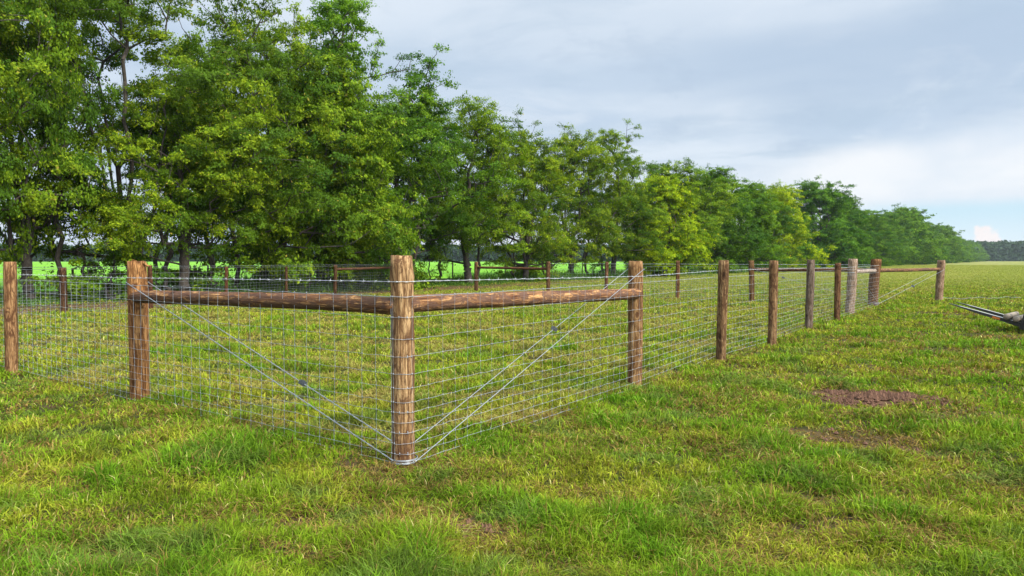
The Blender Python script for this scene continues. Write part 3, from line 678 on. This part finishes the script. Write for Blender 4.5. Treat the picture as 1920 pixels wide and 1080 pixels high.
# ------------------------------------------------------------------ trees
def tree_mesh(seed, H, R, cb, nclump, nleaf, lsize, stems=3, fork=.18, low=1.0, top=.75, open_=.0, r0=.02, spray=1.0, flat=.35, hole=None, bsz=1.0, bm=.135):
    """returns (trunk builder, crown builder). Skeleton grown from stems to clump centres, leaf sprays round each centre."""
    g = np.random.default_rng(seed); N = []; par = []          # nodes
    def chain(p, q, n, parent, wob):
        idx = parent; p, q = np.array(p), np.array(q)
        for k in range(1, n + 1):
            t = k / n; c = p + (q - p) * t; c[:2] += g.normal(0, wob, 2); c[2] += g.normal(0, wob * .4)
            N.append(c); par.append(idx); idx = len(N) - 1
        return idx
    N.append(np.array([0, 0, -.25])); par.append(-1)
    fz = H * fork; f = chain((0, 0, 0), (g.normal(0, .15), g.normal(0, .15), fz), 5, 0, .04)
    for k in range(stems):
        a = k * 2 * np.pi / stems + g.uniform(-.5, .5); rr = R * g.uniform(.18, .42); zz = H * g.uniform(.62, .86)
        m = chain(N[f], N[f] + np.array([math.cos(a) * rr * .55, math.sin(a) * rr * .55, (zz - fz) * .45]), 5, f, .09)
        chain(N[m], (math.cos(a) * rr, math.sin(a) * rr, zz), 6, m, .12)
    # clump centres in a lobed envelope
    C = []; BG = []; CB = []; bmin = bm * R * bsz
    lob = g.uniform(0, 6.28, 4); gapdir = g.uniform(0, 6.28)
    tries = 0
    while len(C) < nclump and tries < nclump * 60:
        tries += 1
        t = g.random() ** .9; z = cb + (H - cb) * t
        prof = (math.sin(math.pi * min(1, (t * .86 + .14)) ** top)) ** .46 if t < .995 else .1
        a = g.uniform(0, 2 * np.pi)
        lobes = 1 + .20 * math.sin(2 * a + lob[0] + 3.0 * t) + .14 * math.sin(3 * a + lob[1] - 7 * t) + .10 * math.sin(9 * t + lob[2] + a)
        rr = R * prof * lobes * g.random() ** .42
        c = np.array([math.cos(a) * rr, math.sin(a) * rr, z])
        if open_ and fbm(np.array([c[0] * .35 + 20 + c[2] * .21]), np.array([c[2] * .42 + c[1] * .3]), seed, 2)[0] < open_: continue
        if BG and np.min(np.linalg.norm((np.array(BG) - c) / (1, 1, .8), axis=1)) < bmin: continue
        BG.append(c); m = len(BG); k = 0
        for _ in range(60):
            e = c + g.normal(0, 1, 3) * (.85, .85, .66) * bsz
            if hole is not None and ((e[0] * hole[0] + e[1] * hole[1] - hole[2]) / hole[4]) ** 2 + ((e[2] - hole[3]) / hole[5]) ** 2 < 1 and g.random() < .88: continue
            if C and np.min(np.linalg.norm(np.array(C) - e, axis=1)) < .30 * bsz: continue
            C.append(e); CB.append(m); k += 1
            if k >= 11: break
    C = np.array(C); BCOL = g.random(len(BG) + 2); od = np.argsort(np.hypot(C[:, 0], C[:, 1]) + .3 * abs(C[:, 2] - H * .5)); C = C[od]; CB = np.array(CB)[od]
    cent = []
    for c in C:
        A = np.array(N); d = A - c; dist = np.sqrt(d[:, 0] ** 2 + d[:, 1] ** 2 + (d[:, 2] + .35 * np.hypot(d[:, 0], d[:, 1])) ** 2) + np.where(d[:, 2] > .1, 2.5, 0) + np.where(A[:, 2] < fz * .8, 5, 0)
        k = int(np.argmin(dist)); e = chain(N[k], c, max(2, int(np.linalg.norm(N[k] - c) / .55)), k, .07); cent.append(e)
    A = np.array(N); cnt = np.zeros(len(N)); cnt[cent] = 1
    for k in range(len(N) - 1, 0, -1): cnt[par[k]] += cnt[k]
    rad = np.maximum(.009, r0 * np.maximum(cnt, .4) ** .48); tb = MB()
    for k in range(1, len(N)):
        p = par[k]; ra = rad[p] if cnt[p] < cnt[k] * 2.2 else rad[k] * 1.25; flare = 1.5 if p == 0 else 1.0
        tb.tube([A[p], A[k] + (A[k] - A[p]) * .04], [ra * flare, rad[k]], 8 if rad[k] > .06 else 5, False)
    # leaves
    per = nleaf // len(C); n = per * len(C); ci = np.repeat(np.arange(len(C)), per); c = C[ci]
    nspr = 8; sd_ = g.normal(0, 1, (len(C), nspr, 3)); outw = C.copy(); outw[:, 2] = (C[:, 2] - (cb + H) * .5) * .35; outw /= np.linalg.norm(outw, axis=1)[:, None] + 1e-6
    sd_ = sd_ * [1, 1, flat] + outw[:, None] * .75 + [0, 0, .05]; sd_ /= np.linalg.norm(sd_, axis=2)[..., None]
    sl_ = g.uniform(.30, .95, (len(C), nspr)) * spray
    si = g.integers(0, nspr, n); t = g.random(n) ** .75; D = sd_[ci, si]; Ls = sl_[ci, si]
    pos = c + D * (Ls * t)[:, None] + np.array([0, 0, -1.0]) * (.22 * t ** 2 * Ls)[:, None] + g.normal(0, 1, (n, 3)) * (.05 + .10 * (1 - t) + .02)[:, None] * [1, 1, .7] * spray
    bgc_ = pos - np.array(BG)[CB[ci] - 1]; bgc_ /= np.linalg.norm(bgc_, axis=1)[:, None] + 1e-6
    nx = g.normal(0, 1, (n, 3)) * [.5, .5, .4] + bgc_ * .85 + [0, 0, .45]; nx /= np.linalg.norm(nx, axis=1)[:, None]
    ax = D + g.normal(0, .8, (n, 3)); ax -= nx * (ax * nx).sum(1)[:, None]; ax /= np.linalg.norm(ax, axis=1)[:, None]; bx = np.cross(nx, ax)
    l = lsize * .86 * g.uniform(.35, 1.5, n); wd = l * g.uniform(.42, .62, n)
    V = np.stack([pos - ax * l[:, None] * .5, pos + bx * wd[:, None] * .5 - nx * (l * .08)[:, None], pos + ax * l[:, None] * .5, pos - bx * wd[:, None] * .5 - nx * (l * .08)[:, None]], 1)
    ccol = np.clip(.72 * BCOL[CB] + .34 * g.random(len(C)), 0, 1); k = ccol[ci]
    c1, c2, c3 = np.array([.040, .094, .007]), np.array([.118, .198, .008]), np.array([.290, .360, .012])
    col = mixc(np.tile(c1, (n, 1)), c2, np.clip(k * 1.3, 0, 1)); tipk = (t > .6) * g.random(n) * .65 * (k > .45); col = mixc(col, c3, tipk)
    col *= g.uniform(.75, 1.25, (n, 1)); rare = g.random(n) < .012; col[rare] = [.30, .26, .04]
    c4 = np.repeat(np.concatenate([col, np.ones((n, 1))], 1), 4, axis=0)
    cbld = MB(); cbld.add(V.reshape(-1, 3), (np.arange(n) * 4)[:, None] + [0, 1, 2, 3], c=c4)
    return tb, cbld
KIND = {}
def kind(name, *a, **k):
    tb, cb = tree_mesh(*a, **k); o1 = tb.build('trunk', M_BARK); o2 = cb.build('crown', M_LEAF, smooth=False); KIND[name] = [o1, o2, False, a[1]]
NL = 135000
kind('vase', 21, 12.5, 6.0, 2.5, 330, NL, .125, stems=9, fork=.07, open_=.34, r0=.0115, top=.9, hole=(.887, .46, -.2, 7.1, 2.1, 2.5))
kind('broad', 22, 12.0, 5.6, 3.0, 620, NL, .145, stems=4, fork=.12, open_=.28, r0=.0145, top=.72)
kind('round', 23, 11.0, 5.2, 3.1, 620, NL, .150, stems=3, fork=.20, open_=.27, r0=.0135, top=.72)
kind('tall', 24, 14.5, 4.8, 2.6, 520, NL, .150, stems=3, fork=.22, open_=.28, r0=.016, top=.85)
kind('loose', 25, 11.5, 5.2, 2.4, 560, 125000, .150, stems=5, fork=.12, open_=.27, r0=.0145, top=.95)
kind('dense', 26, 11.5, 5.6, .2, 1150, 150000, .205, stems=3, fork=.14, open_=.16, r0=.011, top=.50, bm=.10)
kind('dense2', 27, 12.5, 5.4, .2, 1150, 145000, .205, stems=3, fork=.14, open_=.18, r0=.011, top=.56, bm=.10)
kind('far', 28, 12.0, 5.8, .1, 700, 46000, .36, stems=3, fork=.14, open_=.18, r0=.012, top=.52, spray=1.25, bm=.11)
kind('far2', 29, 12.0, 5.6, .1, 700, 46000, .36, stems=3, fork=.14, open_=.20, r0=.012, top=.6, spray=1.25, bm=.11)
kind('sapling', 30, 3.6, 1.3, .3, 40, 6500, .105, stems=3, fork=.06, open_=.2, r0=.010, top=.7, spray=.55, bsz=.45)
kind('shrub', 31, 2.2, 1.5, .1, 45, 7500, .100, stems=5, fork=.05, open_=.2, r0=.009, top=.6, spray=.5, bsz=.45)
kind('whip', 32, 5.2, 1.3, 2.2, 40, 7000, .110, stems=2, fork=.10, open_=.2, r0=.012, top=.8, spray=.6, bsz=.45)
def put_tree(kd, x, y, H, rot, wide, colr, name, label, cat, group):
    k = KIND[kd]; root = thing(name, label, cat, (x, y, 0), group)
    s = H / k[3] * (.93 if H > 8 else 1); root.scale = (s * wide, s * wide, s); root.rotation_euler.z = rot
    for q in range(2):
        if not k[2]: c = k[q]
        else: c = k[q].copy(); COL.objects.link(c)
        c.parent = root; c.color = (*colr, 1)
    k[2] = True; return root
def row_at(px, off=0.0):
    """where the row of trees crosses the sight line of a photo column"""
    a = (px - CX) / F; y = (-ROW0 - off) / (ROWSLOPE - a); return ROWSLOPE * y + ROW0 + off, y
G = 'trees of the long windbreak row'
LIST = [ # kind, pixel column, off-row (m), height, rot, width, tint, label
 ('broad', -150, -1, 13.0, .3, .66, (.80, .88, 1.0), 'dark tree cut off by the left edge of the photo, leftmost of the row'),
 ('loose', 52, -.5, 13.0, 2.0, .52, (.85, .92, .9), 'forked tree behind the left-hand line post, second in the row'),
 ('vase', 240, .0, 12.9, 0.0, .95, (1.0, .98, 1.0), 'many-stemmed spreading tree with open gap of bare branches in its crown'),
 ('round', 345, 1.5, 7.6, 1.0, .9, (1.12, 1.08, .9), 'low leafy tree hanging in front of the many-stemmed one'),
 ('broad', 495, -.5, 13.0, 1.7, .80, (1.05, 1.02, .9), 'large full tree with leaning pale trunk above the left rail'),
 ('dense', 610, .5, 11.0, .7, .86, (.95, 1.0, .95), 'leafy tree in front of the tallest tree, left of the corner post'),
 ('tall', 645, -2.5, 15.7, 2.5, .86, (.80, 1.0, 1.1), 'tallest bluish green tree with narrow ragged top touching the frame'),
 ('round', 745, .5, 9.9, 4.0, 1.0, (.74, .90, .85), 'dark rounded tree directly above the near corner post'),
 ('broad', 880, .3, 11.0, 5.2, .90, (.98, 1.0, .9), 'rounded tree with domed top and dark trunk left of the field gap'),
 ('loose', 985, 1.5, 9.6, .4, .85, (1.15, 1.08, .8), 'small yellowish tree leaning over the field gap'),
 ('loose', 1072, -.5, 10.9, 3.0, .85, (1.08, 1.02, .85), 'thin multi-stemmed tree right of the field gap'),
 ('tall', 1150, .3, 12.3, .9, .86, (1.0, 1.02, .9), 'taller tree with pointed open top beside the thin multi-stemmed tree'),
 ('dense', 1245, 2.6, 8.8, 2.2, .95, (1.75, 1.55, .50), 'yellow green tree bulging out in front of the row above the right rail'),
 ('round', 1265, -1., 11.1, 1.2, 1.1, (.98, 1.02, .95), 'pale feathery tree behind the yellow green bulging one'),
 ('dense2', 1335, .3, 11.4, 4.4, 1.0, (.64, .84, .72), 'dark green tree with sloping right shoulder above the second line post'),
 ('dense', 1400, .5, 11.0, 5.5, 1.0, (.72, .90, .76), 'mid green tree between the dark green one and the yellow-tipped one'),
 ('dense2', 1455, 1.5, 11.6, .2, .95, (2.1, 1.75, .45), 'bright yellow-tipped tree in the middle of the dark green section'),
 ('dense', 1530, -1., 15.2, 1.9, 1.05, (.56, .82, .70), 'big dark tree rising above its neighbours right of the yellow-tipped one'),
 ('dense2', 1580, .5, 14.0, 3.3, 1.0, (.62, .84, .70), 'dark green tree sloping down from the big dark one'),
 ('dense', 1618, .5, 12.5, .9, 1.1, (.70, .90, .72), 'lower mid green tree left of the far isolated hump'),
]
for kd, px, off, H, rot, wide, c, lab in LIST:
    x, y = row_at(px, off); put_tree(kd, x, y, H, rot, wide, c, 'broadleaf_tree', lab, 'tree', G)
# the row runs on to the horizon
y = row_at(1640)[1]; k = 0; R_ = random.Random(8)
while y < 700:
    px = CX + F * (ROWSLOPE * y + ROW0) / y
    H = R_.uniform(10.5, 12.8) + (4.2 if 1676 < px < 1702 else 0) + (3.0 if 1750 < px < 1768 else 0) + (y - 200) * .006
    g_ = R_.uniform(.82, 1.1)
    lab = 'tall hump of a tree standing above the far part of the row' if 1676 < px < 1702 else ('far tree in the receding part of the row, merged with its neighbours')
    put_tree(('far', 'far2')[k % 2] if y > 190 else ('dense', 'dense2')[k % 2], ROWSLOPE * y + ROW0 + R_.uniform(-1, 1), y, H, R_.uniform(0, 6.28), R_.uniform(1.0, 1.25), (.70 * g_, .90 * g_, .74 * g_), 'broadleaf_tree', lab, 'tree', G)
    y += R_.uniform(6.5, 9.5); k += 1
UN = [('shrub', 205, 1.2, 2.0), ('sapling', 165, .2, 3.8), ('whip', 320, .8, 5.0), ('sapling', 372, .2, 4.4), ('whip', 540, .5, 5.5), ('shrub', 575, 1.4, 2.3), ('sapling', 650, 1.2, 4.2),
      ('shrub', 705, 1.4, 2.2), ('sapling', 800, .5, 3.4), ('sapling', 965, .4, 4.6), ('whip', 1190, .6, 5.0), ('shrub', 1180, .6, 2.3), ('sapling', 1265, 1.0, 4.0), ('shrub', 1345, 1.2, 2.6), ('whip', 1310, .5, 4.6)]
where = ['small dark shrub left of the splintered brown post', 'spindly sapling behind the left-hand line posts', 'thin whippy tree just right of the splintered post', 'leafy sapling beside the forked trunk above the left rail',
         'thin whippy tree above the middle of the left rail', 'dark low shrub behind the middle of the left rail', 'leafy sapling hanging over the short far rail', 'low shrub just left of the near corner post',
         'small sapling between two dark trunks right of the corner post', 'leafy sapling behind the far rail at the field gap', 'thin whippy tree left of the right brace post', 'low shrub behind the right brace post',
         'sapling under the yellow green bulging tree', 'low shrub at the foot of the dark green section', 'thin whippy tree right of the yellow green one']
for (kd, px, off, H), lab in zip(UN, where):
    x, y = row_at(px, off); nm = 'shrub' if kd == 'shrub' else 'sapling'
    put_tree(kd, x, y, H, R_.uniform(0, 6), R_.uniform(.9, 1.2), (.85, .95, .9), nm, lab, nm, 'undergrowth saplings and shrubs below the row')
SL = [118, 300, 395, 445, 505, 522, 560, 590, 690, 780, 822, 900, 1020, 1100, 1125, 1215]
LB = ['slim dark trunk close to the left-hand far post', 'slim dark trunk between the splintered post and the pale fork', 'slim dark trunk touching the left side of the pale fork', 'slim dark trunk touching the right side of the pale fork',
      'slim dark trunk above the middle of the left rail, left one of a pair', 'slim dark trunk above the middle of the left rail, right one of a pair', 'slim trunk above the right half of the left rail', 'slim trunk just left of the short far rail',
      'slim trunk behind the short far rail', 'slim trunk first to the right of the near corner post', 'slim trunk second to the right of the near corner post', 'slim trunk behind the left post of the far gate rail',
      'slim trunk by the right end of the far gate rail', 'slim trunk left of the right brace post', 'slim trunk half way between far gate rail and right brace post', 'slim trunk just right of the right brace post']
for px, lab in zip(SL, LB):
    off = R_.uniform(-2.5, .8); x, y = row_at(px, off); put_tree('whip', x, y, R_.uniform(6, 7.9), R_.uniform(0, 6), .9, (.80, .92, .85), 'slim_tree', lab, 'tree', 'slim trunks between the bigger trees')
# far woods: seen as one mass
def woods(pts, name, label, hmin, hmax, seed, n=9000, depth=25, ls=1.6):
    g = np.random.default_rng(seed); pts = np.array(pts, float); s = g.random(n) * (len(pts) - 1); i = s.astype(int); f = (s - i)[:, None]
    p = pts[i] * (1 - f) + pts[i + 1] * f; L = np.linalg.norm(np.diff(pts, axis=0), axis=1).sum()
    q = s * L / (len(pts) - 1); top = hmin + (hmax - hmin) * fbm(q / 11, q * 0 + 1, seed, 3)
    dd = g.uniform(-.5, .5, n) * depth; t = g.random(n) ** .8
    zt = top * (1 - .22 * ((q / 7.3) % 1 - .5) ** 2 * 4)
    pos = np.column_stack([p[:, 0] + g.normal(0, 1.5, n), p[:, 1] + dd, zt * t])
    nx = g.normal(0, 1, (n, 3)) + [0, -.6, .6]; nx /= np.linalg.norm(nx, axis=1)[:, None]; ax = np.cross(nx, g.normal(0, 1, (n, 3))); ax /= np.linalg.norm(ax, axis=1)[:, None]; bx = np.cross(nx, ax)
    l = (ls * g.uniform(.5, 1.3, n))[:, None]; V = np.stack([pos - ax * l * .6, pos + bx * l * .45, pos + ax * l * .6, pos - bx * l * .45], 1)
    c = np.array([.036, .070, .026]) * g.uniform(.6, 1.4, (n, 1)); c4 = np.repeat(np.concatenate([c, np.ones((n, 1))], 1), 4, axis=0)
    b = MB(); b.add(V.reshape(-1, 3), (np.arange(n) * 4)[:, None] + [0, 1, 2, 3], c=c4)
    ob = tag(b.build(name, M_LEAF, smooth=False), label, 'woods', kind='stuff'); return ob
woods([(-900, 430), (-300, 450), (0, 470), (120, 480), (320, 520)], 'distant_woods', 'blue green line of distant woods beyond the bright field', 8, 12, 41, 110000, 22, 1.9)
woods([(400, 690), (560, 720), (900, 720)], 'distant_woods', 'dark line of distant woods closing off the pasture at the right edge', 15, 22, 43, 60000, 25, 2.3)

# ------------------------------------------------------------------ humid air over the whole scene
b = MB(); b.box(Matrix.Translation((0, 0, 14.0)), 9000, 9000, 34.0)
hz = b.build('haze', None, smooth=False); hm, t = mat('haze_air')
pv = t.add('ShaderNodeVolumePrincipled'); pv.inputs['Color'].default_value = (.80, .90, 1.0, 1); pv.inputs['Density'].default_value = 0.00012
pv.inputs['Anisotropy'].default_value = .2
t.l.new(pv.outputs[0], t.add('ShaderNodeOutputMaterial').inputs['Volume']); hz.data.materials.append(hm); tag(hz, 'thin bluish haze over the pasture and far woods', 'haze', kind='stuff')
